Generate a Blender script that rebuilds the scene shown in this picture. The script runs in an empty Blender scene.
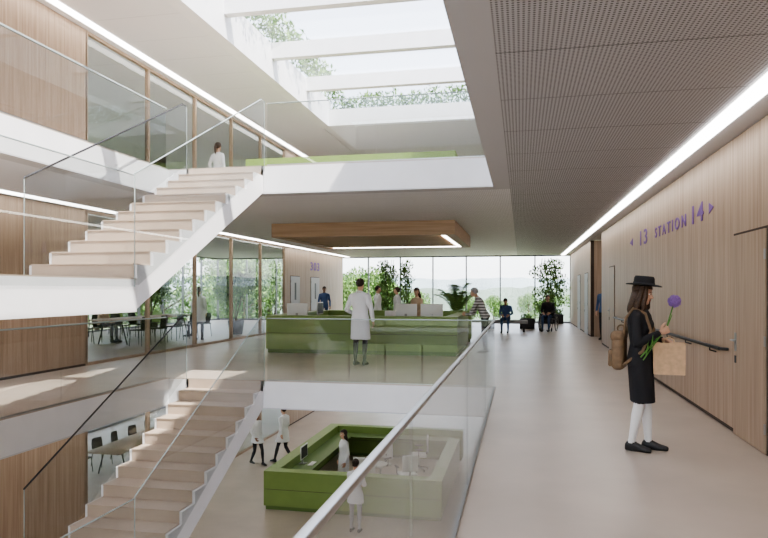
import bpy, bmesh, math, random
from mathutils import Vector, Matrix, Euler
from mathutils.bvhtree import BVHTree
random.seed(7)
V=Vector
scene=bpy.context.scene
# ---------------------------------------------------------------- materials
def newmat(name):
    m=bpy.data.materials.new(name); m.use_nodes=True
    nt=m.node_tree; b=nt.nodes.get('Principled BSDF')
    return m,nt,b
def pm(name,col,rough=.6,metal=0,emis=None,estr=0,noise=0,nscale=8,spec=.5):
    m,nt,b=newmat(name)
    b.inputs['Roughness'].default_value=rough; b.inputs['Metallic'].default_value=metal
    b.inputs['Specular IOR Level'].default_value=spec
    c=(col[0],col[1],col[2],1)
    if noise>0:
        g=nt.nodes.new('ShaderNodeNewGeometry'); n=nt.nodes.new('ShaderNodeTexNoise')
        n.inputs['Scale'].default_value=nscale; n.inputs['Detail'].default_value=4
        nt.links.new(g.outputs['Position'],n.inputs['Vector'])
        r=nt.nodes.new('ShaderNodeMapRange'); r.inputs[3].default_value=1-noise; r.inputs[4].default_value=1+noise
        r.inputs[1].default_value=.3; r.inputs[2].default_value=.7
        nt.links.new(n.outputs['Fac'],r.inputs[0])
        s=nt.nodes.new('ShaderNodeVectorMath'); s.operation='SCALE'; s.inputs[0].default_value=col[:3]
        nt.links.new(r.outputs[0],s.inputs['Scale']); nt.links.new(s.outputs[0],b.inputs['Base Color'])
    else: b.inputs['Base Color'].default_value=c
    if emis:
        b.inputs['Emission Color'].default_value=(*emis,1); b.inputs['Emission Strength'].default_value=estr
    return m
def wood_mat(name,c1,c2,pan=1.2,axis='z',rough=.5):
    m,nt,b=newmat(name); L=nt.links
    g=nt.nodes.new('ShaderNodeNewGeometry')
    mp=nt.nodes.new('ShaderNodeMapping')
    mp.inputs['Scale'].default_value={'z':(16,16,.55),'x':(.6,16,16),'y':(16,.6,16)}[axis]
    L.new(g.outputs['Position'],mp.inputs[0])
    n=nt.nodes.new('ShaderNodeTexNoise'); n.inputs['Scale'].default_value=1.3; n.inputs['Detail'].default_value=6; n.inputs['Distortion'].default_value=.4
    L.new(mp.outputs[0],n.inputs['Vector'])
    d=nt.nodes.new('ShaderNodeVectorMath'); d.operation='SCALE'; d.inputs['Scale'].default_value=1/pan
    L.new(g.outputs['Position'],d.inputs[0])
    fl=nt.nodes.new('ShaderNodeVectorMath'); fl.operation='FLOOR'; L.new(d.outputs[0],fl.inputs[0])
    wn=nt.nodes.new('ShaderNodeTexWhiteNoise')
    ma=nt.nodes.new('ShaderNodeMath'); ma.operation='MULTIPLY_ADD'; ma.inputs[1].default_value=.06 if axis=='z' else 0
    sp=nt.nodes.new('ShaderNodeSeparateXYZ'); L.new(fl.outputs[0],sp.inputs[0]); cb=nt.nodes.new('ShaderNodeCombineXYZ'); L.new(sp.outputs['Y'],cb.inputs['Y']); L.new(cb.outputs[0],wn.inputs['Vector'])
    L.new(wn.outputs['Value'],ma.inputs[0]); L.new(n.outputs['Fac'],ma.inputs[2])
    r=nt.nodes.new('ShaderNodeValToRGB'); r.color_ramp.elements[0].position=.30; r.color_ramp.elements[1].position=.75
    r.color_ramp.elements[0].color=(*c1,1); r.color_ramp.elements[1].color=(*c2,1)
    L.new(ma.outputs[0],r.inputs[0]); L.new(r.outputs[0],b.inputs['Base Color'])
    b.inputs['Roughness'].default_value=rough
    return m
def perf_mat(name,base,hole,pitch=.032,panel=1.2):
    m,nt,b=newmat(name); L=nt.links
    g=nt.nodes.new('ShaderNodeNewGeometry')
    def vm(op,*ins):
        n=nt.nodes.new('ShaderNodeVectorMath'); n.operation=op
        for i,v in enumerate(ins):
            if hasattr(v,'links'): L.new(v,n.inputs[i])
            else: n.inputs[i].default_value=v
        return n
    a=vm('MULTIPLY',g.outputs['Position'],(1/pitch,1/pitch,0))
    f=vm('FRACTION',a.outputs[0]); s=vm('SUBTRACT',f.outputs[0],(.5,.5,0)); ln=vm('LENGTH',s.outputs[0])
    lt=nt.nodes.new('ShaderNodeMath'); lt.operation='LESS_THAN'; lt.inputs[1].default_value=.28; L.new(ln.outputs['Value'],lt.inputs[0])
    sx=nt.nodes.new('ShaderNodeSeparateXYZ'); L.new(g.outputs['Position'],sx.inputs[0])
    dv=nt.nodes.new('ShaderNodeMath'); dv.operation='DIVIDE'; dv.inputs[1].default_value=panel; L.new(sx.outputs['Y'],dv.inputs[0])
    fr=nt.nodes.new('ShaderNodeMath'); fr.operation='FRACT'; L.new(dv.outputs[0],fr.inputs[0])
    l2=nt.nodes.new('ShaderNodeMath'); l2.operation='LESS_THAN'; l2.inputs[1].default_value=.010; L.new(fr.outputs[0],l2.inputs[0])
    mx=nt.nodes.new('ShaderNodeMath'); mx.operation='MAXIMUM'; L.new(lt.outputs[0],mx.inputs[0]); L.new(l2.outputs[0],mx.inputs[1])
    mix=nt.nodes.new('ShaderNodeMix'); mix.data_type='RGBA'
    mix.inputs['A'].default_value=(*base,1); mix.inputs['B'].default_value=(*hole,1)
    L.new(mx.outputs[0],mix.inputs['Factor']); L.new(mix.outputs['Result'],b.inputs['Base Color'])
    b.inputs['Roughness'].default_value=.55
    return m
def glass_mat(name,tint,f0=.04,boost=.7):
    m=bpy.data.materials.new(name); m.use_nodes=True; nt=m.node_tree; nt.nodes.clear(); L=nt.links
    o=nt.nodes.new('ShaderNodeOutputMaterial'); t=nt.nodes.new('ShaderNodeBsdfTransparent'); t.inputs[0].default_value=(*tint,1)
    g=nt.nodes.new('ShaderNodeBsdfGlossy'); g.inputs['Roughness'].default_value=.01; g.inputs['Color'].default_value=(.95,.97,.97,1)
    ge=nt.nodes.new('ShaderNodeNewGeometry'); d=nt.nodes.new('ShaderNodeVectorMath'); d.operation='DOT_PRODUCT'
    L.new(ge.outputs['Normal'],d.inputs[0]); L.new(ge.outputs['Incoming'],d.inputs[1])
    def mth(op,a,b=None):
        n=nt.nodes.new('ShaderNodeMath'); n.operation=op
        if hasattr(a,'links'): L.new(a,n.inputs[0])
        else: n.inputs[0].default_value=a
        if b is not None:
            if hasattr(b,'links'): L.new(b,n.inputs[1])
            else: n.inputs[1].default_value=b
        return n.outputs[0]
    c=mth('ABSOLUTE',d.outputs['Value']); q=mth('SUBTRACT',1.0,c); p=mth('POWER',q,5.0); k=mth('MULTIPLY',p,boost); s=mth('ADD',k,f0)
    x=nt.nodes.new('ShaderNodeMixShader'); L.new(s,x.inputs[0]); L.new(t.outputs[0],x.inputs[1]); L.new(g.outputs[0],x.inputs[2]); L.new(x.outputs[0],o.inputs[0])
    return m
WOOD=wood_mat('oak_panel',(.36,.25,.175),(.53,.405,.305))
WOODX=wood_mat('oak_canopy',(.46,.32,.21),(.62,.46,.32),axis='x')
WOODD=wood_mat('oak_door',(.34,.24,.165),(.50,.38,.285))
FLOOR=pm('screed_floor',(.46,.39,.33),.33,noise=.09,nscale=1.1)
TREAD=pm('stair_stone',(.50,.41,.335),.5,noise=.05,nscale=3)
WHITE=pm('white_plaster',(.80,.80,.82),.7,noise=.03,nscale=2)
OFFW=pm('ceiling_plaster',(.60,.60,.63),.7)
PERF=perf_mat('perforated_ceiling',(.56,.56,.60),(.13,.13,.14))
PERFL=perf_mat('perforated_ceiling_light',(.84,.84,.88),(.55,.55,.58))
GAP=pm('shadow_gap',(.07,.05,.04),.8)
GREEN=pm('green_laminate',(.225,.33,.095),.4,noise=.04,nscale=3)
GREEND=pm('dark_green_laminate',(.13,.21,.06),.45)
GLASS=glass_mat('guard_glass',(.91,.92,.92),.035,.6)
GLASSW=glass_mat('window_glass',(.96,.97,.97),.03,.5)
GEDGE=pm('glass_edge',(.36,.42,.42),.2)
STEEL=pm('brushed_steel',(.42,.42,.42),.35,1)
DARKM=pm('dark_metal',(.05,.05,.055),.4,.6)
FRAME=pm('window_frame',(.22,.22,.23),.4,.3)
LAMP=pm('led_strip',(1,1,1),.5,emis=(1,.97,.93),estr=8.5)
BLACK=pm('black_plastic',(.02,.02,.022),.45)
WPLAS=pm('white_plastic',(.8,.8,.8),.35)
PURPLE=pm('purple_paint',(.21,.11,.38),.6)
PURPF=pm('allium_petals',(.38,.22,.60),.7,noise=.3,nscale=120)
LEAF=pm('leaves',(.08,.17,.035),.6,noise=.5,nscale=3)
LEAF2=pm('leaves_light',(.18,.30,.08),.6,noise=.4,nscale=5)
BARK=pm('bark',(.12,.08,.05),.9,noise=.3,nscale=10)
SOIL=pm('soil',(.05,.035,.025),.95)
GRASS=pm('grass',(.17,.20,.11),.9,noise=.3,nscale=.15)
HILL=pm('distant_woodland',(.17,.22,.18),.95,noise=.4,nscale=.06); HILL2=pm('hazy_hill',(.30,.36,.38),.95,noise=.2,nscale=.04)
SKIN=pm('skin',(.62,.38,.27),.55); SKIN2=pm('skin_dark',(.30,.17,.11),.55)
HAIRD=pm('dark_hair',(.035,.02,.014),.5,noise=.4,nscale=60); HAIRB=pm('brown_hair',(.055,.028,.015),.5,noise=.5,nscale=60)
COAT=pm('lab_coat_cotton',(.80,.81,.83),.8); BLK=pm('black_knit',(.018,.018,.022),.85)
JEANS=pm('blue_denim',(.06,.10,.20),.85); DKT=pm('dark_trousers',(.025,.025,.032),.8); GREYT=pm('grey_trousers',(.35,.35,.36),.8)
BLUE=pm('blue_cotton',(.08,.14,.30),.8); TAN=pm('tan_cotton',(.55,.42,.30),.8); SOCK=pm('white_tights',(.80,.80,.80),.8)
LIPS=pm('lips',(.45,.12,.10),.5); EYEW=pm('eye_white',(.85,.85,.85),.3)
KRAFT=pm('kraft_paper',(.60,.42,.27),.8,noise=.12,nscale=20); LEATH=pm('brown_leather',(.20,.13,.075),.6,noise=.2,nscale=20)
STEM=pm('green_stem',(.10,.25,.05),.6)
def stripe_mat():
    m,nt,b=newmat('striped_knit'); g=nt.nodes.new('ShaderNodeNewGeometry'); s=nt.nodes.new('ShaderNodeSeparateXYZ')
    nt.links.new(g.outputs['Position'],s.inputs[0]); a=nt.nodes.new('ShaderNodeMath'); a.operation='MULTIPLY'; a.inputs[1].default_value=14
    nt.links.new(s.outputs['Z'],a.inputs[0]); f=nt.nodes.new('ShaderNodeMath'); f.operation='FRACT'; nt.links.new(a.outputs[0],f.inputs[0])
    l=nt.nodes.new('ShaderNodeMath'); l.operation='LESS_THAN'; l.inputs[1].default_value=.45; nt.links.new(f.outputs[0],l.inputs[0])
    x=nt.nodes.new('ShaderNodeMix'); x.data_type='RGBA'; x.inputs['A'].default_value=(.6,.6,.6,1); x.inputs['B'].default_value=(.10,.10,.11,1)
    nt.links.new(l.outputs[0],x.inputs['Factor']); nt.links.new(x.outputs['Result'],b.inputs['Base Color']); b.inputs['Roughness'].default_value=.85
    return m
STRIPE=stripe_mat()
# ---------------------------------------------------------------- mesh builder
class MB:
    def __init__(s,name): s.name=name; s.v=[]; s.f=[]; s.m=[]; s.sm=[]; s.mats=[]
    def mi(s,m):
        if m not in s.mats: s.mats.append(m)
        return s.mats.index(m)
    def add(s,vs,fs,mat,smooth=False):
        o=len(s.v); s.v+=[V(p) for p in vs]; k=s.mi(mat)
        for f in fs: s.f.append([i+o for i in f]); s.m.append(k); s.sm.append(smooth)
    def box(s,x0,x1,y0,y1,z0,z1,mat,M=None):
        vs=[V((x,y,z)) for x in(x0,x1) for y in(y0,y1) for z in(z0,z1)]
        if M is not None: vs=[M@v for v in vs]
        s.add(vs,[(0,1,3,2),(4,6,7,5),(0,4,5,1),(2,3,7,6),(0,2,6,4),(1,5,7,3)],mat)
    def rbox(s,x0,x1,y0,y1,z0,z1,mat,r=.01,M=None,seg=2):
        bm=bmesh.new(); bmesh.ops.create_cube(bm,size=1)
        for v in bm.verts: v.co=V(((x0+x1)/2+v.co.x*(x1-x0),(y0+y1)/2+v.co.y*(y1-y0),(z0+z1)/2+v.co.z*(z1-z0)))
        bmesh.ops.bevel(bm,geom=bm.edges[:],offset=r,segments=seg,affect='EDGES',profile=.5)
        bm.verts.index_update(); vs=[v.co.copy() for v in bm.verts]
        if M is not None: vs=[M@v for v in vs]
        s.add(vs,[[v.index for v in f.verts] for f in bm.faces],mat,True); bm.free()
    def prism(s,poly,axis_fn,t0,t1,mat,smooth=False):
        n=len(poly); vs=[axis_fn(p,t0) for p in poly]+[axis_fn(p,t1) for p in poly]
        fs=[list(range(n))[::-1],list(range(n,2*n))]+[(i,(i+1)%n,n+(i+1)%n,n+i) for i in range(n)]
        s.add(vs,fs,mat,smooth)
    def loft(s,rings,mat,smooth=True,cap=True,n=None):
        n=len(rings[0]); vs=[p for r in rings for p in r]; fs=[]
        for k in range(len(rings)-1):
            for i in range(n):
                j=(i+1)%n; fs.append((k*n+i,k*n+j,(k+1)*n+j,(k+1)*n+i))
        if cap: fs.append(tuple(range(n))[::-1]); fs.append(tuple(range((len(rings)-1)*n,len(rings)*n)))
        s.add(vs,fs,mat,smooth)
    def tube(s,pts,rad,mat,n=8,round_=True,ell=1.0,side=None):
        pts=[V(p) for p in pts]
        if not hasattr(rad,'__len__'): rad=[rad]*len(pts)
        rings=[]; up=None
        for i,p in enumerate(pts):
            d=(pts[min(i+1,len(pts)-1)]-pts[max(i-1,0)]).normalized()
            if side is not None: a=V(side)-d*V(side).dot(d)
            elif up is None: a=d.orthogonal()
            else: a=up-d*up.dot(d)
            a.normalize(); up=a; b=d.cross(a)
            def ring(c,r): return [c+a*math.cos(t)*r+b*math.sin(t)*r*ell for t in [2*math.pi*k/n for k in range(n)]]
            if i==0 and round_:
                for q in (1.3,.8): rings.append(ring(p-d*rad[i]*math.sin(q)*1,rad[i]*math.cos(q)))
            rings.append(ring(p,rad[i]))
            if i==len(pts)-1 and round_:
                for q in (.8,1.3): rings.append(ring(p+d*rad[i]*math.sin(q),rad[i]*math.cos(q)))
        s.loft(rings,mat)
    def ell(s,c,r,mat,M=None,nu=14,nv=9,flt=None):
        c=V(c); vs=[];fs=[]
        for j in range(nv+1):
            ph=math.pi*j/nv
            for i in range(nu):
                th=2*math.pi*i/nu; vs.append(V((r[0]*math.sin(ph)*math.cos(th),r[1]*math.sin(ph)*math.sin(th),r[2]*math.cos(ph))))
        for j in range(nv):
            for i in range(nu):
                a=j*nu+i;b_=j*nu+(i+1)%nu; f=(a,a+nu,b_+nu,b_)
                if flt:
                    cc=sum((vs[q] for q in f),V())/4+c
                    if not flt(cc): continue
                fs.append(f)
        vs=[v+c for v in vs]
        if M is not None: vs=[M@v for v in vs]
        s.add(vs,fs,mat,True)
    def lathe(s,prof,c,mat,n=20,M=None,smooth=True):
        rings=[[V((c[0]+r*math.cos(2*math.pi*i/n),c[1]+r*math.sin(2*math.pi*i/n),c[2]+z)) for i in range(n)] for r,z in prof]
        if M is not None: rings=[[M@p for p in r] for r in rings]
        s.loft(rings,mat,smooth)
    def torus(s,c,R,r,mat,ax='x',n=28,k=6):
        vs=[];fs=[]
        for i in range(n):
            t=2*math.pi*i/n
            for j in range(k):
                q=2*math.pi*j/k; rr=R+r*math.cos(q); h=r*math.sin(q)
                p={'x':(h,rr*math.cos(t),rr*math.sin(t)),'z':(rr*math.cos(t),rr*math.sin(t),h),'y':(rr*math.cos(t),h,rr*math.sin(t))}[ax]
                vs.append(V(c)+V(p))
        for i in range(n):
            for j in range(k): fs.append((i*k+j,((i+1)%n)*k+j,((i+1)%n)*k+(j+1)%k,i*k+(j+1)%k))
        s.add(vs,fs,mat,True)
    def leaves(s,c,r,n,size,mats,shell=.5):
        for _ in range(n):
            while True:
                p=V((random.uniform(-1,1),random.uniform(-1,1),random.uniform(-1,1)))
                if p.length<1 and p.length>shell*random.random(): break
            p=V(c)+V((p.x*r[0],p.y*r[1],p.z*r[2]))
            R=Euler((random.uniform(0,6.3),random.uniform(0,6.3),random.uniform(0,6.3))).to_matrix()
            z=size*random.uniform(.6,1.3)
            s.add([p+R@V(q) for q in((-z,0,0),(0,-z*.45,0),(z,0,z*.2),(0,z*.45,0))],[(0,1,2,3)],random.choice(mats))
    def mesh(s):
        me=bpy.data.meshes.new(s.name); me.from_pydata([tuple(v) for v in s.v],[],s.f)
        for m in s.mats: me.materials.append(m)
        me.polygons.foreach_set('material_index',s.m); me.polygons.foreach_set('use_smooth',s.sm); me.update(); return me
    def finish(s,loc=(0,0,0),rz=0,recenter=False):
        if recenter and s.v:
            lo=V([min(v[i] for v in s.v) for i in range(3)]); hi=V([max(v[i] for v in s.v) for i in range(3)])
            c=V(((lo.x+hi.x)/2,(lo.y+hi.y)/2,lo.z)); s.v=[v-c for v in s.v]; loc=V(loc)+c
        o=bpy.data.objects.new(s.name,s.mesh()); scene.collection.objects.link(o); o.location=loc; o.rotation_euler=(0,0,rz); return o
def sbox(name,x0,x1,y0,y1,z0,z1,mat):
    b=MB(name); b.box(x0,x1,y0,y1,z0,z1,mat); return b.finish(recenter=True)
def inst(o,name,loc,rz=0,sc=1):
    q=bpy.data.objects.new(name,o.data); scene.collection.objects.link(q); q.location=loc; q.rotation_euler=(0,0,rz); q.scale=(sc,)*3; return q
# ---------------------------------------------------------------- building shell
XL=-9.0; XR=2.33; VX0=-6.3; VX1=-.45; VY=11.0; VY0=-3.0; YE=33.0; YB=-6.0; XO=-16.0; XRO=3.5
def slab(z):
    for nm,a in (('left',(XO,VX0,YB,YE)),('right',(VX1,XRO,YB,YE)),('far',(VX0,VX1,VY,YE)),('near',(VX0,VX1,YB,VY0))):
        sbox('slab_'+nm,*a,z-.48,z-.015,WHITE)
        sbox('floor_'+nm,*a,z-.015,z,FLOOR)
    c=z-.5
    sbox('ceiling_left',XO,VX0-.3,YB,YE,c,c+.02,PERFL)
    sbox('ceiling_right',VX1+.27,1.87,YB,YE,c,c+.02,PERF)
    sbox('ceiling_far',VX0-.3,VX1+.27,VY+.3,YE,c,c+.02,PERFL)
    b=MB('ceiling_border')
    b.box(VX0-.3,VX0,YB,VY+.3,c,c+.02,OFFW); b.box(VX1,VX1+.27,YB,VY+.3,c,c+.02,OFFW); b.box(VX0,VX1,VY,VY+.3,c,c+.02,OFFW)
    b.box(1.87,XR+.02,YB,YE,c,c+.02,OFFW); b.box(VX0,VX1,YB,VY0,c,c+.02,OFFW); b.finish()
slab(0); slab(3.8)
sbox('floor',XO,XRO,YB,YE,-3.95,-3.8,FLOOR)
for x in (-5.4,-2.6): sbox('linear_light',x-.06,x+.06,12.5,31,-.52,-.501,LAMP)  # fill strips added under the slab to brighten the dim lower hall
# roof
for a in ((XO,VX0-.3,YB,YE),(VX1+.3,XRO,YB,YE),(VX0-.3,VX1+.3,21.5,YE),(VX0-.3,VX1+.3,YB,-3.3)): sbox('roof_slab',*a,7.125,7.6,WHITE)
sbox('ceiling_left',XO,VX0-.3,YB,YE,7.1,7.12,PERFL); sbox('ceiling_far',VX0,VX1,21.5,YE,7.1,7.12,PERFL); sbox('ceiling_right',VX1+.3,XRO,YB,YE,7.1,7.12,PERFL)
b=MB('skylight_frame')
b.box(VX0-.3,VX0,-3.3,21.5,7.08,7.95,WHITE); b.box(VX1,VX1+.3,-3.3,21.5,7.08,8.0,WHITE)
b.box(VX0,VX1,21.2,21.5,7.08,7.62,WHITE); b.box(VX0,VX1,-3.3,-3.0,7.08,8.0,WHITE)
y=19.0
while y>-2.8:
    b.box(VX0,VX1,y-.11,y+.11,7.58,7.98,WHITE); y-=2.8
b.finish()
sbox('window_1',VX0-.1,VX1+.1,-3.1,21.45,8.01,8.03,GLASSW); sbox('window_0',VX0-.1,VX1+.1,21.34,21.36,7.63,8.0,GLASSW)
def panelwall(name,x,y0,y1,z0,z1,face,holes=()):
    b=MB(name)
    xb=sorted((x-.12*face,x-.012*face)); b.box(xb[0],xb[1],y0,y1,z0,z1,GAP)
    xs=sorted((x-.011*face,x))
    n=max(1,round((y1-y0)/1.2)); w=(y1-y0)/n
    for i in range(n):
        b.box(xs[0],xs[1],y0+i*w+.003,y0+(i+1)*w-.003,z0+.05,z1-.01,WOOD)
    return b.finish(recenter=True)
def glazing_y(name,x,y0,y1,z0,z1,step,fm,mw=.05,gm=None):
    n=max(1,round((y1-y0)/step)); w=(y1-y0)/n; b=MB(name)
    for i in range(n+1): b.box(x-.05,x+.05,y0+i*w-mw/2,y0+i*w+mw/2,z0,z1,fm)
    b.box(x-.045,x+.045,y0,y1,z0,z0+.06,fm); b.box(x-.045,x+.045,y0,y1,z1-.06,z1,fm)
    b.box(x-.008,x+.008,y0,y1,z0+.06,z1-.06,gm or GLASSW); return b.finish(recenter=True)
def glazing_x(name,y,x0,x1,z0,z1,step,fm,mw=.06):
    n=max(1,round((x1-x0)/step)); w=(x1-x0)/n; b=MB(name)
    for i in range(n+1): b.box(x0+i*w-mw/2,x0+i*w+mw/2,y-.06,y+.06,z0,z1,fm)
    b.box(x0,x1,y-.055,y+.055,z0,z0+.08,fm); b.box(x0,x1,y-.055,y+.055,z1-.06,z1,fm)
    b.box(x0,x1,y-.008,y+.008,z0+.08,z1-.06,GLASSW); return b.finish(recenter=True)
wn=2
for z in (-3.8,0,3.8):
    zc=z+3.3
    panelwall('wall_left',XL,YB,12.4,z,zc,1)
    panelwall('wall_left',XL,24.4,YE-.1,z,zc,1)
    glazing_y('window_%d'%wn,XL-.05,12.4,24.4,z,zc,2.4,WOODD,.07); wn+=1
    b=MB('wall_room'); b.box(XO+.1,XL-.13,12.2,12.38,z,zc,WHITE); b.finish(recenter=True)
    glazing_x('window_%d'%wn,YE,XO,XR,z,zc,1.62,FRAME); wn+=1
    glazing_x('window_%d'%wn,YB,XL,XR,z,zc,1.62,FRAME); wn+=1  # unseen rear facade, made glass to let sky light in behind the camera
    glazing_y('window_%d'%wn,XO,12.4,YE,z,zc,1.8,FRAME,.06); wn+=1
    sbox('linear_light',-8.80,-8.62,YB,YE-.2,zc-.02,zc-.001,LAMP)
    if z!=0: panelwall('wall_right',XR,YB,YE-.1,z,zc,-1)
panelwall('wall_right',XR,YB,20.4,0,3.3,-1); panelwall('wall_right',XR,23.6,YE-.1,0,3.3,-1)
b=MB('wall_recess'); b.box(3.3,3.4,20.4,23.6,0,3.3,WOOD); b.box(XR+.12,3.3,20.3,20.4,0,3.3,WOOD); b.box(XR+.12,3.3,23.6,23.7,0,3.3,WOOD); b.finish(recenter=True)
sbox('linear_light',1.885,2.055,YB,YE-.2,3.275,3.299,LAMP)
def door(name,x,y0,y1,z,h,face,mat,vision=False):
    b=MB(name); s=face
    def bx(a0,a1,*r): aa=sorted((x+s*a0,x+s*a1)); b.box(aa[0],aa[1],*r)
    bx(.001,.006,y0-.025,y1+.025,z+.0,z+h+.025,GAP)
    bx(.001,.018,y0,y1,z+.008,z+h,mat)
    hy=y1-.08
    bx(.018,.024,hy-.03,hy+.03,z+.93,z+1.13,STEEL); b.tube([(x+s*.02,hy,z+1.05),(x+s*.07,hy,z+1.05),(x+s*.07,hy-.12,z+1.05)],.009,STEEL)
    bx(.018,.024,hy-.025,hy+.025,z+.80,z+.88,BLACK)
    for hz in (.25,1.1,1.95): bx(.016,.028,y0-.012,y0+.012,z+hz-.05,z+hz+.05,STEEL)
    if vision: bx(.018,.02,(y0+y1)/2-.1,(y0+y1)/2+.1,z+1.2,z+1.9,BLACK)
    return b.finish(recenter=True)
GDOOR=pm('grey_door',(.52,.52,.53),.5)
door('door_1',XR,7.0,7.98,0,2.2,-1,WOODD); door('door_2',XR,17.6,18.6,0,2.2,-1,WOODD)
door('door_3',XR,24.4,25.6,0,2.2,-1,GDOOR); door('door_4',XR,27.5,28.7,0,2.2,-1,GDOOR)
door('door_5',XL,25.0,26.1,0,2.15,1,GDOOR,True); door('door_6',XL,27.6,28.8,0,2.15,1,GDOOR,True)
b=MB('handrail'); b.tube([(XR-.075,8.3,.92),(XR-.075,17.2,.92)],.022,DARKM,10)
b.tube([(XR-.075,8.3,.92),(XR-.005,8.22,.92)],.018,DARKM); b.tube([(XR-.075,17.2,.92),(XR-.005,17.28,.92)],.018,DARKM)
y=8.7
while y<17: b.tube([(XR-.075,y,.92),(XR-.075,y,.87),(XR-.005,y,.85)],.01,DARKM); y+=1.2
b.finish(recenter=True)
def sign(name,txt,x,yc,zc,size,face,sp=1.0,sx=1.0,off=.005):
    c=bpy.data.curves.new(name,'FONT'); c.body=txt; c.size=size; c.extrude=.003; c.offset=off; c.align_x='CENTER'; c.align_y='CENTER'; c.space_character=sp; c.resolution_u=4
    t=bpy.data.objects.new('t',c); scene.collection.objects.link(t)
    bpy.context.view_layer.update(); me=bpy.data.meshes.new_from_object(t.evaluated_get(bpy.context.evaluated_depsgraph_get()))
    bpy.data.objects.remove(t); me.materials.clear(); me.materials.append(PURPLE)
    for v in me.vertices: v.co.x*=sx
    o=bpy.data.objects.new(name,me); scene.collection.objects.link(o); o.location=(x,yc,zc)
    o.rotation_euler=(math.pi/2,0,-math.pi/2 if face<0 else math.pi/2); return o
sign('wall_sign_number','13',XR-.006,13.6,2.61,.40,-1,1.2,2.2); sign('wall_sign_text','STATION',XR-.006,11.3,2.60,.25,-1,1.5,1.6)
sign('wall_sign_number','14',XR-.006,9.6,2.62,.35,-1,1.15,1.9)
sign('room_sign','303',XL+.006,28.2,2.62,.50,1,1.2,1.6,.012)
b=MB('wall_sign_arrow'); b.prism([(9.0,2.56),(9.0,2.70),(8.80,2.63)],lambda p,t:V((t,p[0],p[1])),XR-.008,XR-.002,PURPLE); b.finish(recenter=True)
b=MB('wall_sign_arrow'); b.prism([(14.8,2.54),(14.8,2.70),(15.2,2.62)],lambda p,t:V((t,p[0],p[1])),XR-.008,XR-.002,PURPLE); b.finish(recenter=True)
# ---------------------------------------------------------------- stairs
SX0=-5.93; SX1=-4.46
def flight(name,ytop,ztop,ybot,zbot,n=12):
    b=MB(name); r=(ztop-zbot)/n; g=(ytop-ybot)/(n-1); prof=[(ybot,zbot)]
    y=ybot; z=zbot
    for i in range(n):
        z+=r; prof.append((y,z))
        if i<n-1: y+=g; prof.append((y,z))
    body=[(ytop,ztop-.48),(ybot+.0,zbot-.36)]
    b.prism([(p[0],p[1]-.012) for p in prof]+body,lambda p,t:V((t,p[0],p[1])),SX0,SX1,WHITE)
    y=ybot; z=zbot
    for i in range(n-1):
        z+=r; b.box(SX0+.04,SX1-.04,y-.02,y+g,z-.011,z+.004,TREAD); b.box(SX0+.04,SX1-.04,y-.008,y-.001,z-r+.005,z-.012,TREAD); y+=g
    b.box(SX0+.04,SX1-.04,y-.008,y-.001,z+.005,z+r-.012,TREAD)
    return b.finish(recenter=True)
for zt in (3.8,0):
    flight('staircase',10.98,zt,7.07,zt-2.06)
    b=MB('stair_landing'); b.box(VX0+.02,SX1,4.6,7.065,zt-2.06-.40,zt-2.06-.015,WHITE); b.box(VX0+.02,SX1,4.6,7.065,zt-2.075,zt-2.06,TREAD)
    b.finish(recenter=True)
    b=MB('staircase'); n=10; r=.174; g=.3; prof=[(4.59,zt-2.06)]; y=4.59; z=zt-2.06
    for i in range(n): z-=r; prof+= [(y,z)] ; y-=g; prof+=[(y,z)]
    b.prism(prof+[(y,z-.05),(4.59,zt-2.42)],lambda p,t:V((t,p[0],p[1])),SX0,SX1,WHITE); b.finish(recenter=True)
    g_=MB('stair_glass_guard')
    s=(2.06)/3.91
    for x in (SX1+.006,SX0-.02):
        z0=zt-2.06; lowz=.0 if x<-5 else -.1
        poly=[(7.08,z0+lowz+.02),(11.0,z0+lowz+4.0*s+.02),(11.0,zt+1.12),(10.85,zt+1.12),(7.0,z0+1.22),(7.0,z0+lowz+.02)]
        g_.prism(poly,lambda p,t:V((t,p[0],p[1])),x,x+.014,GLASS)
        rm=GEDGE if x>-5 else DARKM
        g_.tube([(x+.007,7.0,z0+1.23),(x+.007,10.85,zt+1.13),(x+.007,11.0,zt+1.13)],.009 if x>-5 else .013,rm,6)
        g_.tube([(x+.007,7.0,z0+lowz),(x+.007,7.0,z0+1.23)],.006,GEDGE,6); g_.tube([(x+.007,11.0,zt-.1),(x+.007,11.0,zt+1.13)],.006,GEDGE,6)
        if x>-5:
            g_.box(x,x+.014,4.6,6.98,z0+lowz,z0+1.20,GLASS)
            g_.tube([(x+.007,4.6,z0+1.21),(x+.007,6.98,z0+1.21)],.008,rm,6)
    g_.finish(recenter=True)
def guard_y(x,y0,y1,z,rail=.012,rm=GEDGE,h=1.09):
    b=MB('glass_guard'); n=max(1,round((y1-y0)/2.6)); w=(y1-y0)/n
    for i in range(n): b.box(x-.008,x+.008,y0+i*w+.004,y0+(i+1)*w-.004,z+.0,z+h,GLASS)
    b.rbox(x-rail*1.5,x+rail*1.5,y0,y1,z+h,z+h+rail*2,rm,.004); b.box(x-.018,x+.018,y0,y1,z,z+.02,STEEL); return b.finish(recenter=True)
def guard_x(y,x0,x1,z,rail=.008,rm=GEDGE,h=1.09):
    b=MB('glass_guard'); n=max(1,round((x1-x0)/2.0)); w=(x1-x0)/n
    for i in range(n): b.box(x0+i*w+.004,x0+(i+1)*w-.004,y-.008,y+.008,z,z+h,GLASS)
    b.rbox(x0,x1,y-rail*1.5,y+rail*1.5,z+h,z+h+rail*2,rm,.004); b.box(x0,x1,y-.015,y+.015,z,z+.02,STEEL); return b.finish(recenter=True)
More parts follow.
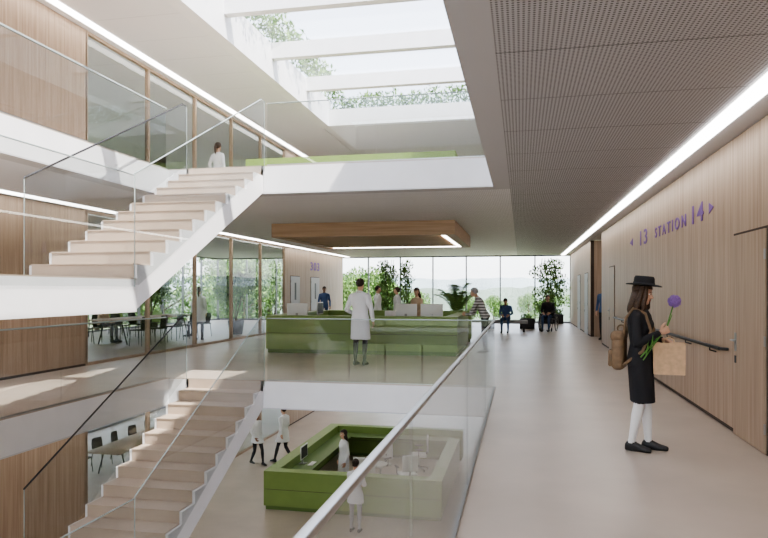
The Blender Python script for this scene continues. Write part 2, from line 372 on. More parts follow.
for z in (0,3.8):
    guard_y(VX1+.02,VY0,VY+.0,z,.010,STEEL); guard_x(VY+.02,SX1+.06,VX1,z)
    guard_y(VX0-.03,VY0,VY-.05,z)
# ---------------------------------------------------------------- reception desks
def desk(x0,x1,y0,y1,z):
    b=MB('reception_desk'); h=.95
    def wall(a0,a1,c0,c1):
        b.box(a0+.04,a1-.04,c0+.04,c1-.04,z,z+.10,GREEND); b.box(a0,a1,c0,c1,z+.10,z+.50,GREEN); b.box(a0+.008,a1-.008,c0+.008,c1-.008,z+.50,z+.512,GAP); b.box(a0,a1,c0,c1,z+.512,z+h,GREEN)
    wall(x0,x1,y0,y0+.32); wall(x0,x0+.32,y0+.325,y1); wall(x0+.325,x1,y1-.32,y1); wall(x1-.32,x1,y0+.325,y1-1.4)
    b.box(x0+.33,x1-.33,y0+.33,y0+.9,z+.71,z+.745,GREEND); b.box(x0+.33,x0+.9,y0+.91,y1-.33,z+.71,z+.745,GREEND); b.box(x0+.91,x1-.33,y1-.9,y1-.33,z+.71,z+.745,GREEND)
    return b.finish(recenter=True)
desk(-6.38,-1.5,15.9,20.7,0); desk(-6.2,-1.8,15.3,21.2,-3.8); desk(-6.5,-1.45,14.9,20.0,3.8)
def monitor(loc,rz,name='computer_monitor'):
    b=MB(name); b.rbox(-.28,.28,-.012,.012,.14,.50,WPLAS,.008); b.box(-.25,.25,.0125,.014,.17,.47,BLACK)
    b.box(-.03,.03,-.05,-.03,.01,.25,STEEL); b.rbox(-.10,.10,-.11,.06,0,.012,STEEL,.004); b.rbox(-.2,.2,.16,.29,0,.015,WPLAS,.005); return b.finish(loc,rz)
monitor((-5.75,16.5,.75),0); monitor((-2.2,16.5,.75),.1); monitor((-5.75,18.5,.75),math.pi/2*-1); monitor((-2.85,16.5,.75),-.1)
monitor((-5.7,16.9,-3.05),-math.pi/2); monitor((-3.8,15.9,-3.05),0)
# canopy
b=MB('ceiling_canopy'); cx0,cx1,cy0,cy1=-6.27,-1.57,16.0,21.0; z0=2.95;z1=3.299
b.box(cx0,cx1,cy0,cy0+.25,z0,z1,WOODX); b.box(cx0,cx1,cy1-.25,cy1,z0,z1,WOODX); b.box(cx0,cx0+.25,cy0+.25,cy1-.25,z0,z1,WOODX); b.box(cx1-.25,cx1,cy0+.25,cy1-.25,z0,z1,WOODX)
b.box(cx0+.25,cx1-.25,cy0+.25,cy1-.25,z0+.12,z1,WOODX)
y=cy0+.4
while y<cy1-.3: b.box(cx0+.3,cx1-.42,y,y+.05,z0+.02,z0+.12,WOODX); y+=.12
b.box(cx1-.36,cx1-.26,cy0+.3,cy1-.3,z0+.0,z0+.03,LAMP); b.box(cx0+.3,cx1-.4,cy1-.36,cy1-.26,z0+.0,z0+.02,LAMP)
b.finish(recenter=True)
# ---------------------------------------------------------------- furniture
def office_chair(col=WPLAS):
    b=MB('office_chair')
    for k in range(5):
        a=k*2*math.pi/5; p=V((math.cos(a)*.28,math.sin(a)*.28,.06)); b.tube([(0,0,.10),p],[.025,.016],BLACK); b.ell(p-V((0,0,.03)),(.03,.03,.03),BLACK,nu=8,nv=6)
    b.tube([(0,0,.08),(0,0,.42)],.025,STEEL); b.rbox(-.24,.24,-.23,.23,.42,.49,col,.03)
    b.tube([(0,-.2,.44),(0,-.27,.6),(0,-.25,.7)],.02,BLACK)
    b.rbox(-.22,.22,-.29,-.24,.58,1.02,col,.022)
    for s in(-1,1): b.tube([(s*.24,0,.45),(s*.29,0,.5),(s*.29,0,.66)],.012,BLACK); b.rbox(s*.29-.03,s*.29+.03,-.13,.13,.66,.69,BLACK,.01)
    return b
c0=office_chair().finish((-3.9,18.3,-3.8),2.6)
for p,r in (((-3.0,17.5,-3.8),.5),((-3.0,19.6,-3.8),1.7),((-4.6,18.3,0),2.8),((-3.6,18.4,0),.3),((-4.6,19.2,0),-1)): inst(c0,'office_chair',p,r)
def chair(col):
    b=MB('dining_chair')
    for x in(-.19,.19):
        for y in(-.18,.18): b.tube([(x*1.15,y*1.15,0),(x,y,.44)],[.010,.013],BLACK,6)
    b.rbox(-.22,.22,-.21,.21,.43,.47,col,.018)
    rings=[]
    for i,(yy,zz,w) in enumerate(((-.2,.46,.2),(-.235,.58,.22),(-.25,.70,.22),(-.26,.83,.19))):
        rings.append([V((w*math.cos(t),yy+.012*math.sin(t)+.05*math.cos(t)**2,zz)) for t in [2*math.pi*k/16 for k in range(16)]])
    b.loft(rings,col); return b
c1=chair(BLACK).finish((-12.6,17.2,0),-1.5); c2=chair(GREEN).finish((-13.7,20.6,0),-2.2)
for z in(0,-3.8):
    for i in range(5):
        if not(z==0 and i==0): inst(c1,'dining_chair',(-12.65,17.2+i*.95,z),-1.57+random.uniform(-.2,.2))
        inst(c1,'dining_chair',(-10.75,17.2+i*.95,z),1.57+random.uniform(-.2,.2))
for p,r in (((-14.5,21.6,0),.5),((-13.2,22.0,0),3),((-14.2,20.0,0),-1),((-10.4,13.6,0),2),((-11.2,13.4,0),-2)): inst(c2,'dining_chair',p,r)
def table(lx,ly,z):
    b=MB('meeting_table'); b.rbox(-lx/2,lx/2,-ly/2,ly/2,.71,.75,WOODD,.01)
    for s in(-1,1):
        y=s*(ly/2-.5); b.tube([(-lx/2+.08,y,.0),(-lx/4,y,.71)],.02,BLACK,6); b.tube([(lx/2-.08,y,0),(lx/4,y,.71)],.02,BLACK,6); b.tube([(-lx/4,y,.69),(lx/4,y,.69)],.02,BLACK,6)
    return b.finish((-11.7,19.1,z))
table(1.1,4.6,0); table(1.1,4.6,-3.8)
# ---------------------------------------------------------------- plants
def tree(H,name='tree',n=3400):
    b=MB(name); b.tube([(0,0,0),(.05,.02,H*.3),(-.05,.05,H*.55),(0,0,H*.8)],[H*.022,H*.018,H*.012,H*.005],BARK)
    for k in range(9):
        a=random.uniform(0,6.3); z=H*random.uniform(.38,.85); r=H*random.uniform(.12,.22); e=V((math.cos(a)*r,math.sin(a)*r,z))
        b.tube([(0,0,z-H*.14),e],[H*.008,H*.003],BARK,5)
        b.leaves(e,(H*.15,H*.15,H*.12),n//9,H*.018,[LEAF,LEAF,LEAF2],.6)
    b.leaves((0,0,H*.85),(H*.15,H*.15,H*.14),n//6,H*.018,[LEAF,LEAF2],.6); return b
t0=tree(8.5).finish((-20,22,-3.95)); t1=tree(7.5).finish((-15,39,-3.95))
for i,(x,y,s) in enumerate(((-20.5,29,1.0),(-21,36,1.1),(-18,42,1),(-12.5,41,.95),(-9.8,44,.85),(-22,16,1),(-26,26,1.2),(-25,40,1.2),(-19,48,1.2),(-8,58,.6),(5,60,.65),(8,50,.7),(-30,33,1.3),(-13,52,1),(-3,75,.6),(1,90,.7),(-16,36.5,.8),(-24,52,1.3),(-33,45,1.4),(-28,60,1.4),(-5,66,.6),(-11,70,.75),(3,72,.62))):
    inst((t0,t1)[i%2],'tree',(x,y,-3.95),i*1.3,s)
def climber(x,y,z0,z1,r,n,name='climbing_plant'):
    b=MB(name)
    for k in range(5):
        xx=x+random.uniform(-r,r)*.7; b.tube([(xx,y,z0+.3),(xx+.1,y,z0+1.2),(xx-.08,y,z0+2.2),(xx+.03,y,z1-.1)],.012,BARK,5)
    for k in range(12):
        z=z0+.5+(z1-z0-.9)*k/11; b.leaves((x+random.uniform(-.4,.4)*r,y,z),(r*random.uniform(.6,1),.22,.32),n//12,.075,[LEAF,LEAF2,LEAF2],0)
    b.rbox(x-r*.7,x+r*.7,y-.25,y+.25,z0,z0+.45,BLACK,.02); b.box(x-r*.7+.03,x+r*.7-.03,y-.22,y+.22,z0+.44,z0+.46,SOIL)
    return b.finish(recenter=True)
climber(-6.55,32.4,0,3.2,.6,1500); climber(-5.55,32.4,0,3.2,.4,900); climber(1.4,32.4,0,3.2,.8,2100)
def pot(b,r,h,mat): b.lathe([(r*.75,0),(r,h),(r*.9,h),(r*.88,h-.04)],(0,0,0),mat); b.lathe([(r*.87,h-.05),(.01,h-.04)],(0,0,0),SOIL)
def palm(loc,H,name='potted_palm'):
    b=MB(name); pot(b,.25,.45,WPLAS)
    for k in range(16):
        a=k*2.4; L=H*.55*random.uniform(.8,1.1); up=random.uniform(.7,1.05)
        pts=[]
        for i in range(8):
            t=i/7; r=L*.75*t**1.4*(1.25-up*.5); z=.45+(H-.45)*up*(1.35*t-.45*t**2.6); pts.append(V((math.cos(a)*r,math.sin(a)*r,z)))
        b.tube(pts,[.012]*4+[.007]*4,STEM,5)
        sd=V((-math.sin(a),math.cos(a),0))
        for i in range(2,8):
            for q in range(3):
                p=pts[i]+(pts[i]-pts[i-1])*(-q/3); d=(pts[i]-pts[i-1]).normalized()
                for s in(-1,1):
                    e=p+sd*s*.24+d*.12+V((0,0,-.08)); b.add([p,p+d*.03,e,p-d*.01+V((0,0,-.005))],[(0,1,2,3)],LEAF2 if k%2 else LEAF)
    return b.finish(loc)
palm((-2.3,24.2,0),1.95)
def ficus(loc,H):
    b=MB('potted_ficus'); pot(b,.3,.5,BLACK)
    for k in range(6):
        a=k*1.05; e=V((math.cos(a)*.4,math.sin(a)*.4,H*random.uniform(.6,.85))); b.tube([(0,0,.45),(e.x*.3,e.y*.3,H*.4),e],[.03,.02,.008],BARK,6); b.leaves(e,(.42,.42,.42),200,.09,[LEAF,LEAF2],0)
    return b.finish(loc)
ficus((-10.1,22.3,0),2.4); ficus((-14.8,24.5,0),2.3); ficus((-10.2,29.5,0),2.2)
b=MB('roof_planting')
for k in range(46):
    y=12+k*.22; b.leaves((-6.35+random.uniform(-.2,.3),y,8.35+random.uniform(-.05,.25)),(.4,.3,.28),55,.08,[LEAF,LEAF2])
for k in range(28):
    b.leaves((-6.2+k*.23,22.0+random.uniform(-.1,.3),7.95+random.uniform(-.1,.25)),(.3,.4,.33),90,.07,[LEAF,LEAF2])
b.box(-7.6,-6.62,11,23.2,7.61,7.95,SOIL); b.box(-6.6,-.4,21.52,23.2,7.61,7.72,SOIL); b.finish(recenter=True)
# ---------------------------------------------------------------- exterior
b=MB('ground'); b.add([(-300,-100,-4),(300,-100,-4),(300,600,-4),(-300,600,-4)],[(0,1,2,3)],GRASS); b.finish()
b=MB('distant_hills')
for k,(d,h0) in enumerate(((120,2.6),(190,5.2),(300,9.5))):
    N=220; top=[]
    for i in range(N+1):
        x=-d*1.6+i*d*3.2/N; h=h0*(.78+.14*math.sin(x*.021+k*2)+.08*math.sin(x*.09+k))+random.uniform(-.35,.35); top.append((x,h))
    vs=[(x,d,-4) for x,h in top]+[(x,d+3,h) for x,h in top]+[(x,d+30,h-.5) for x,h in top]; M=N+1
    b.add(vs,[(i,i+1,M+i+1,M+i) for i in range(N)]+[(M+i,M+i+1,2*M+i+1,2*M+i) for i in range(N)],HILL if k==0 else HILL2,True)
b.finish()
def bench(loc,rz=0):
    b=MB('lounge_bench'); b.rbox(-.8,.8,-.3,.3,.32,.45,GREYT,.03)
    for x in(-.65,.65): b.box(x-.04,x+.04,-.22,.22,0,.33,BLACK)
    b.finish(loc,rz)
bench((-.55,25.75,0))
b=MB('planter_box'); b.rbox(-.3,.3,-.25,.25,0,.42,BLACK,.02); b.box(-.27,.27,-.22,.22,.41,.425,SOIL); b.leaves((0,0,.5),(.25,.2,.12),120,.05,[LEAF,LEAF2],0); b.finish((.25,28,0))
# ---------------------------------------------------------------- people
def ringE(c,rt,fw,a,b_,n=18):
    return [V(c)+rt*(math.cos(t)*a)+fw*(math.sin(t)*b_) for t in [2*math.pi*k/n for k in range(n)]]
def hand(mb,wr,d,n,t,mat,s=1,curl=.35,nf=6):
    d=V(d).normalized(); n=V(n); n=(n-d*n.dot(d)).normalized(); t=V(t); t=(t-d*t.dot(d)-n*t.dot(n)).normalized(); wr=V(wr)
    prof=[(-.01,.024,.018),(.015,.027,.018),(.045,.036,.017),(.075,.040,.015),(.092,.038,.012)]
    mb.loft([[wr+d*(q*s)+t*(math.cos(a)*w*s)+n*(math.sin(a)*h*s) for a in [2*math.pi*k/12 for k in range(12)]] for q,w,h in prof],mat)
    for off,L in ((.029,.068),(.010,.078),(-.010,.072),(-.028,.056)):
        p=wr+d*(.082*s)+t*(off*s); pts=[p]; ang=curl*.5
        for fr in(.45,.3,.25):
            ang+=curl; dd=d*math.cos(ang-curl*.4)+n*math.sin(ang-curl*.4); p=p+dd*(L*fr*s); pts.append(p)
        mb.tube(pts,[.0092*s,.0088*s,.008*s,.0068*s],mat,nf)
    p=wr+d*.02*s+t*.024*s; q=p+(d*.6+t*.7+n*.25).normalized()*.04*s; r=q+(d*.85+t*.2+n*.4).normalized()*.03*s; u=r+(d*.8+n*.5).normalized()*.022*s
    mb.tube([p,q,r,u],[.013*s,.0115*s,.0098*s,.0078*s],mat,nf)
UP=('waist','chest','nb','head','shL','shR','elL','elR','wrL','wrR')
def baseJ(fem=False):
    sh=.155 if fem else .18
    return dict(pel=V((0,0,.95)),waist=V((0,.005,1.10)),chest=V((0,.0,1.30)),nb=V((0,-.01,1.475)),head=V((0,.02,1.63)),
      hipL=V((-.09,0,.91)),hipR=V((.09,0,.91)),kneeL=V((-.10,.02,.49)),kneeR=V((.10,.02,.49)),ankL=V((-.10,-.02,.09)),ankR=V((.10,-.02,.09)),
      shL=V((-sh,-.01,1.395)),shR=V((sh,-.01,1.395)),elL=V((-sh-.06,-.04,1.12)),elR=V((sh+.06,-.04,1.12)),wrL=V((-sh-.06,.05,.88)),wrR=V((sh+.06,.05,.88)))
def seated(lean=0,fem=False,seat=.45):
    J=baseJ(fem); dz=seat+.09-.93
    for k in UP+('pel','hipL','hipR'): J[k]=J[k]+V((0,0,dz))
    J.update(kneeL=V((-.12,.42,seat+.06)),kneeR=V((.12,.42,seat+.06)),ankL=V((-.12,.44,.09)),ankR=V((.12,.44,.09)))
    for s,k in((-1,'L'),(1,'R')): J['el'+k]=V((s*.24,.06,seat+.28)); J['wr'+k]=V((s*.13,.30,seat+.20))
    leanJ(J,lean); return J
def leanJ(J,deg,ks=('waist','chest','nb','head','shL','shR')):
    R=Matrix.Rotation(math.radians(-deg),3,'X')
    for k in ks: J[k]=J['pel']+R@(J[k]-J['pel'])
def person(name,loc,hd,H=1.75,J=None,fem=False,coat=None,hem=.52,top=BLUE,sleeve=None,legs=DKT,calf=None,shoes=BLACK,skin=SKIN,hair=HAIRD,style='short',voxel=.017,look=(0,0),dress=None,hands={},neckm=None,rz=None,feet={}):
    s=H/1.75; J=J or baseJ(fem); J={k:V(v)*s for k,v in J.items()}
    src=MB('src'); sleeve=sleeve or coat or dress or top; cf=calf or legs; tm=coat or dress or top
    fat=.010 if coat else .004
    standing=J['pel'].z>.8*s
    for k in'LR':
        h,kn,an=J['hip'+k],J['knee'+k],J['ank'+k]
        src.tube([h,h.lerp(kn,.45),kn.lerp(h,.06)],[.085*s,.073*s,.056*s],dress or legs,12)
        src.tube([kn,kn.lerp(an,.3),kn.lerp(an,.7),an],[.054*s,.056*s,.043*s,.036*s],cf,12)
        fy=feet.get(k,0); fd=V((math.sin(fy),math.cos(fy),0)); rt=V((fd.y,-fd.x,0))
        g=V((an.x,an.y,an.z-.09*s)); u=V((0,0,1)); rings=[]
        for q,w,zt in((-.065,.022,.06),(-.05,.034,.085),(.0,.037,.105),(.05,.040,.085),(.11,.046,.06),(.16,.040,.048),(.195,.022,.038)):
            c=g+fd*q*s+u*(zt/2*s); rings.append([c+rt*math.cos(t)*w*s+u*max(-zt/2*s,math.sin(t)*zt*.6*s) for t in [2*math.pi*i/12 for i in range(12)]])
        src.loft(rings,shoes)
    for k in'LR':
        a,e,w=J['sh'+k],J['el'+k],J['wr'+k]
        src.tube([a,a.lerp(e,.5),e],[(.052+fat)*s,(.046+fat)*s,(.040+fat)*s],sleeve,12)
        src.tube([e,e.lerp(w,.35),e.lerp(w,.93)],[(.040+fat)*s,(.039+fat)*s,(.028+fat)*s],sleeve,12)
        src.tube([e.lerp(w,.85),w],[.027*s,.024*s],skin,8)
        src.tube([J['nb'].lerp(J['chest'],.12),a],[.046*s,(.050+fat)*s],tm,10)
    rt=(J['shR']-J['shL']).normalized(); rh=(J['hipR']-J['hipL']).normalized()
    def fr(a,b_,r): u=(b_-a).normalized(); r=(r-u*r.dot(u)).normalized(); return r,u.cross(r)
    P,W,C,N=J['pel'],J['waist'],J['chest'],J['nb']
    kf=.93 if fem else 1.0
    r1,f1=fr(P,W,rh); r2,f2=fr(W,C,rt); r3,f3=fr(C,N,rt)
    e=fat*s*1.6
    dn=(P-W).normalized()
    src.loft([ringE(P+dn*.10*s,r1,f1,.10*s,.08*s),ringE(P+dn*.04*s,r1,f1,.165*s,.112*s),ringE(P,r1,f1,.16*s,.11*s)],dress or legs)
    rings=[ringE(P+dn*(.07 if standing else .02)*s,r1,f1,.176*s+e,.124*s+e),ringE(P,r1,f1,.170*s+e,.120*s+e),ringE(W,r2,f2,(.125 if fem else .145)*s+e,.095*s+e),
           ringE(W.lerp(C,.5),r2,f2,.148*s*kf+e,.108*s+e),ringE(C,r2,f2,.168*s*kf+e,.118*s+e),ringE(C.lerp(N,.5),r3,f3,.165*s*kf+e,.105*s+e),ringE(C.lerp(N,.8),r3,f3,.12*s*kf+e,.08*s+e),ringE(N,r3,f3,.065*s,.062*s)]
    src.loft(rings,tm)
    if fem:
        for x in(-1,1): src.ell(C+r2*x*.07*s+f2*.075*s-V((0,0,.01)),(.06*s,.05*s,.06*s),tm)
    if (coat or dress) and standing:
        g=coat or dress
        kc=(J['kneeL']+J['kneeR'])/2; sp=abs(J['kneeL'].y-J['kneeR'].y)/2
        hz=hem*s; c=P.lerp(kc,min(1,(P.z-hz)/(P.z-kc.z))); c.z=hz
        if coat: a0,b0,a1,b1=.185,.135,.215,.155+sp
        else: a0,b0,a1,b1=.175,.125,.145,.098+sp
        src.loft([ringE(P+V((0,0,.02)),r1,f1,a0*s,b0*s),ringE(P.lerp(c,.3),r1,f1,(a0*.65+a1*.35)*s+.006,(b0*.7+b1*.3)*s),ringE(P.lerp(c,.7),r1,f1,(a0*.3+a1*.7)*s,(b0*.3+b1*.7)*s),ringE(c,r1,f1,a1*s,b1*s)],g)
    Hc=J['head']; R=Matrix.Rotation(-look[0],4,'Z')@Matrix.Rotation(look[1],4,'X'); M=Matrix.Translation(Hc)@R@Matrix.Scale(s,4)
    src.tube([N-V((0,0,.02)),N.lerp(Hc,.45),M@V((0,-.02,-.05))],[.058*s,.05*s,.05*s],neckm or skin,12)
    src.ell((0,-.012,.028),(.074,.092,.090),skin,M,16,12); src.ell((0,.024,-.038),(.056,.060,.074),skin,M,14,10); src.ell((0,.052,-.088),(.028,.028,.022),skin,M,10,8)
    src.ell((0,.0,-.06),(.052,.06,.05),skin,M,12,8)
    src.tube([M@V((0,.078,.006)),M@V((0,.100,-.028))],[.008*s,.013*s],skin,8)
    for x in(-1,1): src.ell((x*.075,-.008,-.012),(.012,.020,.031),skin,M,8,8)
    me=src.mesh(); bvh=BVHTree.FromPolygons(src.v,src.f); o=bpy.data.objects.new('tmp',me); scene.collection.objects.link(o)
    md=o.modifiers.new('r','REMESH'); md.mode='VOXEL'; md.voxel_size=voxel*s; sm=o.modifiers.new('s','SMOOTH'); sm.factor=.5; sm.iterations=2
    bpy.context.view_layer.update(); ev=bpy.data.meshes.new_from_object(o.evaluated_get(bpy.context.evaluated_depsgraph_get())); bpy.data.objects.remove(o)
    out=MB(name); out.v=[v.co.copy() for v in ev.vertices]
    for p in ev.polygons:
        c=sum((ev.vertices[i].co for i in p.vertices),V())/len(p.vertices); r_=bvh.find_nearest(c)
        out.f.append(list(p.vertices)); out.m.append(out.mi(src.mats[src.m[r_[2]]])); out.sm.append(True)
    for k,sg in(('L',-1),('R',1)):
        e_,w=J['el'+k],J['wr'+k]; hp=hands.get(k,{}); d=hp.get('d',(w-e_).normalized()); n=hp.get('n',V((-sg,0,0))); t=hp.get('t',V((0,1,.2)))
        hand(out,w,d,n,t,skin,s,hp.get('curl',.35),6 if voxel>.011 else 10)
    for x in(-1,1):
        out.ell((x*.030,.0675,.004),(.0135,.011,.0075),EYEW,M,10,8); out.ell((x*.030,.0755,.004),(.006,.005,.006),HAIRD,M,8,6)
        out.ell((x*.031,.074,.024),(.018,.006,.0035),hair,M,8,6)
    out.ell((0,.082,-.056),(.021,.008,.0045),LIPS,M,10,6); out.ell((0,.081,-.064),(.017,.008,.005),LIPS,M,10,6)
    out.ell((0,-.018,.036),(.086,.102,.096),hair,M,22,16,flt=lambda c:(c.z>.055 or c.y<.015) and c.z>-.055)
    out.ell((0,-.022,.030),(.081,.095,.090),hair,M,18,14,flt=lambda c:c.y<.0)
    if style=='long':
        rings=[]
        for q,w,yy,dd in((.03,.084,-.03,.075),(-.05,.092,-.045,.065),(-.11,.098,-.06,.055),(-.16,.10,-.07,.05),(-.20,.088,-.075,.042),(-.23,.05,-.08,.025)):
            rings.append([M@V((w*math.cos(t)*(1+.05*math.sin(5*t+q*40)),yy+dd*math.sin(t)*(1+.1*math.sin(7*t)),q)) for t in [2*math.pi*i/26 for i in range(26)]])
        out.loft(rings,hair)
    if style=='bun': out.ell((0,-.12,.05),(.04,.04,.04),hair,M,12,8); out.ell((0,-.05,-.03),(.07,.06,.04),hair,M,12,8)
    if style=='tail':
        out.tube([M@V((0,-.10,.03)),M@V((0,-.14,-.03)),M@V((0,-.13,-.15)),M@V((0,-.12,-.22))],[.03*s,.036*s,.028*s,.01*s],hair,10)
    if coat:
        out.tube([N+V((-.075*s,.02*s,-.005*s)),N+V((-.05*s,-.055*s,.02*s)),N+V((.05*s,-.055*s,.02*s)),N+V((.075*s,.02*s,-.005*s))],.016*s,coat,6,ell=.6)
    ang=rz if rz is not None else math.atan2(-hd[0],hd[1])
    if name=='woman_in_black_dress':
        for x in(-1,1):
            out.tube([M@V((x*.070,.035,.06)),M@V((x*.080,.045,-.03)),M@V((x*.086,.04,-.09)),M@V((x*.075,.055,-.14)),M@V((x*.088,.045,-.19))],[.018,.026,.030,.028,.01],hair,10)
            out.tube([M@V((x*.075,.0,.05)),M@V((x*.093,.0,-.06)),M@V((x*.10,-.01,-.13)),M@V((x*.098,.01,-.19))],[.02,.03,.034,.014],hair,10)
    o=out.finish(loc,ang); return o,M,J,ang
def J_(fem=False,**k):
    J=baseJ(fem)
    for a,b_ in k.items(): J[a]=V(b_)
    return J
# --- foreground woman
HL=V((1.165,6.98,0)); hJ=J_(True,
  shL=(-.155,.0,1.385),shR=(.155,-.02,1.385),elR=(.21,.0,1.11),wrR=(.10,.20,1.22),elL=(-.20,.03,1.13),wrL=(-.04,.22,1.14),
  hipL=(-.085,0,.90),hipR=(.085,0,.90),kneeL=(-.075,.05,.49),kneeR=(.065,.0,.49),ankL=(-.075,.07,.09),ankR=(.06,-.075,.09),nb=(0,-.01,1.465),head=(0,.03,1.615))
o,HM,HJ,HA=person('woman_in_black_dress',HL,(.978,-.285),1.70,hJ,True,dress=BLK,hem=.50,legs=SOCK,shoes=BLACK,hair=HAIRB,style='long',voxel=.0095,look=(.10,-.22),neckm=BLK,feet={'R':.15,'L':-.1},
  hands={'R':dict(d=(-.35,.75,.35),n=(-.8,-.3,.2),t=(0,.2,1),curl=.95),'L':dict(d=(.15,.9,-.35),n=(.5,-.2,-.8),t=(.8,.2,.4),curl=1.05)})
def hero(mb): return mb.finish(HL,HA)
b=MB('felt_hat'); Mh=HM@Matrix.Translation((0,-.012,.078))@Matrix.Rotation(.12,4,'X')
rings=[(.165,-.004),(.170,.002),(.160,.008),(.102,.008),(.098,.03),(.095,.075),(.085,.096),(.055,.098),(.02,.086),(.002,.084)]
b.loft([[Mh@V((r*.92*math.cos(t),r*1.05*math.sin(t),z+ (.014*math.cos(t)**2 if r>.13 else 0))) for t in [2*math.pi*i/30 for i in range(30)]] for r,z in [(.088,-.002)]+rings],BLK)
b.loft([[Mh@V((r*.92*math.cos(t),r*1.05*math.sin(t),z)) for t in [2*math.pi*i/30 for i in range(30)]] for r,z in [(.1035,.009),(.101,.032)]],DKT)
hero(b)
b=MB('backpack'); b.rbox(-.14,.14,-.26,-.135,.80,1.18,LEATH,.05,seg=4); b.rbox(-.10,.10,-.295,-.25,.83,1.00,LEATH,.02,seg=3); b.rbox(-.145,.145,-.27,-.13,1.08,1.19,LEATH,.045,seg=3)
for x in(-1,1):
    b.tube([(x*.10,-.14,1.15),(x*.115,-.12,1.32),(x*.110,-.05,1.42),(x*.110,.06,1.37),(x*.125,.115,1.20),(x*.15,.04,1.00),(x*.13,-.14,.86)],.010,LEATH,8,ell=1.6)
b.torus((0,-.18,1.21),.035,.008,LEATH,'x'); hero(b)
bc=V((0.0,.265,0)); b=MB('paper_bag'); z0,z1=.775,1.085; w,t=.145,.065
Mb=Matrix.Translation(bc)@Matrix.Rotation(.15,4,'Z')
def rect(z,k=1,ky=1): return [Mb@V(p) for p in((-t*ky,-w*k,z),(0,-w*k*1.0,z),(t*ky,-w*k,z),(t*ky,w*k,z),(0,w*k,z),(-t*ky,w*k,z))]
b.loft([rect(z0,.97),rect(z0+.1,1),rect(z1-.08,1.0,.95),rect(z1,1.0,.9)],KRAFT,False,False); b.loft([rect(z1,.985,.87),rect(z0+.02,.96,.95)],KRAFT,False,False); b.add(rect(z0,.97),[(5,4,3,2,1,0)],KRAFT)
for x in(-1,1): b.tube([Mb@V((x*t*.85,-.05,z1-.02)),Mb@V((x*t*.5,-.045,z1+.03)),Mb@V((x*.012,0,z1+.055)),Mb@V((x*t*.5,.045,z1+.03)),Mb@V((x*t*.85,.05,z1-.02))],.005,KRAFT,6)
hero(b)
b=MB('allium_flower'); top=V((.0,.315,1.49)); bot=V((.17,.05,.92)); mid=V((.06,.25,1.24))
b.tube([bot,bot.lerp(mid,.5)+V((.03,0,0)),mid,top],.006,STEM,8)
b.tube([bot+V((.01,-.02,.03)),mid+V((.01,0,-.01)),mid+V((.02,.05,.12))],[.008,.007,.003],STEM,6)
b.ell(top,(.045,.045,.045),PURPF)
for i in range(520):
    z=random.uniform(-1,1); a=random.uniform(0,6.3); r=math.sqrt(1-z*z); d=V((r*math.cos(a),r*math.sin(a),z)); q=d.orthogonal().normalized(); q2=d.cross(q); p=top+d*random.uniform(.046,.060)
    b.add([p-q*.010,p+d*.006-q2*.006,p+q*.010,p+d*.006+q2*.006],[(0,1,2,3)],PURPF)
for k in range(2):
    p=bot.lerp(mid,.1+.2*k)+V((.03,0,0)); b.add([p,p+V((.015,.03,.08)),p+V((.01,.03,.16)),p+V((-.012,.01,.08))],[(0,1,2,3)],STEM)
hero(b)
# --- others level 0
def jw(st=.22,fem=False):
    return J_(fem,kneeL=(-.09,.16,.50),ankL=(-.09,st,.09),kneeR=(.09,-.01,.48),ankR=(.09,-st,.12),wrL=(-.24,-.12,.92),elL=(-.24,-.12,1.14),wrR=(.24,.22,.95),elR=(.24,.02,1.13))
person('man_in_lab_coat',(-3.36,13.68,0),(.15,1),1.84,J_(elL=(-.27,-.06,1.12),wrL=(-.20,.14,1.03),elR=(.26,-.04,1.12),wrR=(.26,.06,.89)),coat=COAT,hem=.52,legs=DKT,look=(.15,-.1))
Jl=J_(True,elL=(-.19,.34,1.0),wrL=(-.10,.50,1.0),elR=(.19,.34,1.0),wrR=(.08,.50,.99)); leanJ(Jl,24)
person('woman_in_striped_sweater',(-.90,17.0,0),(-1,.15),1.72,Jl,True,top=STRIPE,legs=DKT,hair=GREYT,style='short',look=(0,-.1))
Js=seated(22); person('seated_visitor',(-.55,25.55,0),(-.1,-1),1.72,Js,top=BLUE,legs=JEANS,look=(0,-.5),hair=HAIRB)
person('seated_visitor',(1.03,26.5,0),(-.25,-1),1.75,seated(4,seat=.50),top=BLK,legs=JEANS,look=(.1,-.1))
person('visitor_in_blue_shirt',(2.62,22.2,0),(-.6,-1),1.78,J_(),top=BLUE,legs=DKT)
person('receptionist',(-2.75,17.6,0),(-.5,-1),1.66,J_(True,elL=(-.22,.08,1.12),wrL=(-.12,.26,1.02)),True,top=TAN,hair=HAIRB,style='long',look=(0,-.2))
person('doctor_in_lab_coat',(-4.7,21.6,0),(1,.2),1.74,coat=COAT); person('doctor_in_lab_coat',(-4.1,21.9,0),(-1,-.1),1.70,None,True,coat=COAT,style='bun')
person('nurse_in_blue_scrubs',(-8.2,27.0,0),(.4,-1),1.75,top=BLUE,legs=BLUE,skin=SKIN2)
person('doctor_in_lab_coat',(-10.1,19.5,0),(-.3,1),1.70,None,True,coat=COAT,hem=.6,style='tail')
person('seated_colleague',(-10.75,20.95,0),(-1,0),1.72,seated(8),top=BLK,legs=DKT)
person('seated_colleague',(-12.65,18.15,0),(1,0),1.72,seated(8,True),True,top=TAN,legs=DKT,style='long')
person('woman_in_white_shirt',(-7.85,16.2,3.8),(.2,1),1.70,J_(True,elL=(-.25,-.05,1.15),wrL=(-.22,.08,1.0)),True,top=COAT,legs=DKT,hair=HAIRB,style='tail')
person('nurse_in_lab_coat',(-8.0,19.2,-3.8),(.9,-.5),1.62,jw(.2,True),True,coat=COAT,hem=.75,legs=DKT,skin=SKIN2)
person('man_in_lab_coat',(-7.28,19.6,-3.8),(-.9,.3),1.76,jw(.28),coat=COAT,hem=.65,legs=DKT)
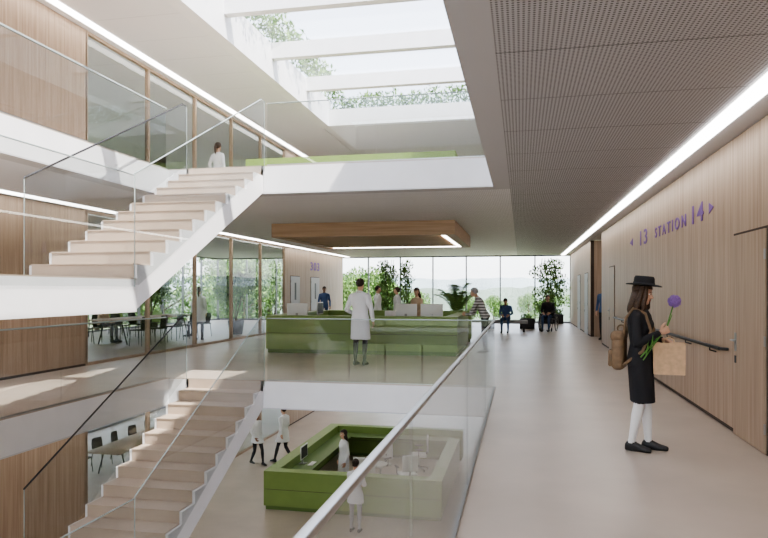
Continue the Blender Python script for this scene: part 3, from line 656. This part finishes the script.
person('receptionist',(-4.62,17.0,-3.8),(-.8,-.6),1.68,None,True,coat=COAT,style='long')
person('woman_in_lab_coat',(-3.62,14.3,-3.8),(.1,1),1.62,J_(True,elL=(-.2,.1,1.12),wrL=(-.1,.3,1.05),elR=(.2,.1,1.12),wrR=(.1,.3,1.05)),True,coat=COAT,hem=.7,legs=GREYT,style='bun',look=(0,-.3))
b=MB('wheelchair')
for x in(-1,1):
    b.torus((x*.31,-.05,.30),.29,.016,BLACK,'x'); b.torus((x*.335,-.05,.30),.25,.008,STEEL,'x'); b.tube([(x*.28,-.05,.3),(x*.33,-.05,.3)],.03,STEEL)
    for k in range(10):
        a=k*math.pi/5; b.tube([(x*.31,-.05,.30),(x*.31,-.05+.28*math.cos(a),.3+.28*math.sin(a))],.003,STEEL,4,False)
    b.torus((x*.22,.40,.08),.065,.015,BLACK,'x',16); b.tube([(x*.22,.40,.10),(x*.24,.38,.22),(x*.24,.36,.45)],.012,DARKM)
    b.tube([(x*.24,-.20,.92),(x*.24,-.24,.5),(x*.24,-.2,.3),(x*.24,.3,.3),(x*.24,.42,.45),(x*.24,.44,.44)],.013,DARKM); b.tube([(x*.24,-.2,.92),(x*.24,-.32,.93)],.016,BLACK)
    b.tube([(x*.24,.42,.44),(x*.16,.55,.1)],.012,DARKM); b.rbox(x*.12-.07,x*.12+.07,.40,.62,.055,.075,BLACK,.006)
    b.rbox(x*.265-.025,x*.265+.025,-.15,.22,.66,.69,BLACK,.01); b.tube([(x*.265,.15,.66),(x*.25,.2,.46)],.01,DARKM)
b.rbox(-.22,.22,-.2,.26,.44,.49,BLACK,.02); b.rbox(-.22,.22,-.25,-.21,.5,.9,BLACK,.015); b.finish((1.03,26.5,0),math.atan2(.25,-1))
# ---------------------------------------------------------------- light, world, camera
w=bpy.data.worlds.new('World'); scene.world=w; w.use_nodes=True; nt=w.node_tree; bg=nt.nodes['Background']
sky=nt.nodes.new('ShaderNodeTexSky'); sky.sky_type='NISHITA'; sky.sun_disc=False; sky.sun_elevation=math.radians(52); sky.sun_rotation=math.radians(120); sky.dust_density=2
s1=nt.nodes.new('ShaderNodeVectorMath'); s1.operation='SCALE'; s1.inputs['Scale'].default_value=.25; nt.links.new(sky.outputs[0],s1.inputs[0])
s2=nt.nodes.new('ShaderNodeVectorMath'); s2.operation='ADD'; s2.inputs[1].default_value=(2.2,2.22,2.42); nt.links.new(s1.outputs[0],s2.inputs[0])
nt.links.new(s2.outputs[0],bg.inputs[0]); bg.inputs[1].default_value=1.35
sl=bpy.data.lights.new('sun','SUN'); sl.energy=12; sl.angle=.012; sl.color=(1,.93,.85); so=bpy.data.objects.new('sun',sl); scene.collection.objects.link(so)
so.rotation_euler=V((-.6,.35,-1)).to_track_quat('-Z','Y').to_euler()
try: scene.view_settings.look='AgX - Medium High Contrast'
except Exception: pass
cam=bpy.data.cameras.new('camera'); co=bpy.data.objects.new('camera',cam); scene.collection.objects.link(co); scene.camera=co
cam.sensor_width=36; cam.lens=660/768*36; cam.shift_y=21/768; cam.clip_end=2000; cam.clip_start=.05
co.location=(0,0,1.6); co.rotation_euler=(math.pi/2,0,math.radians(11.73))
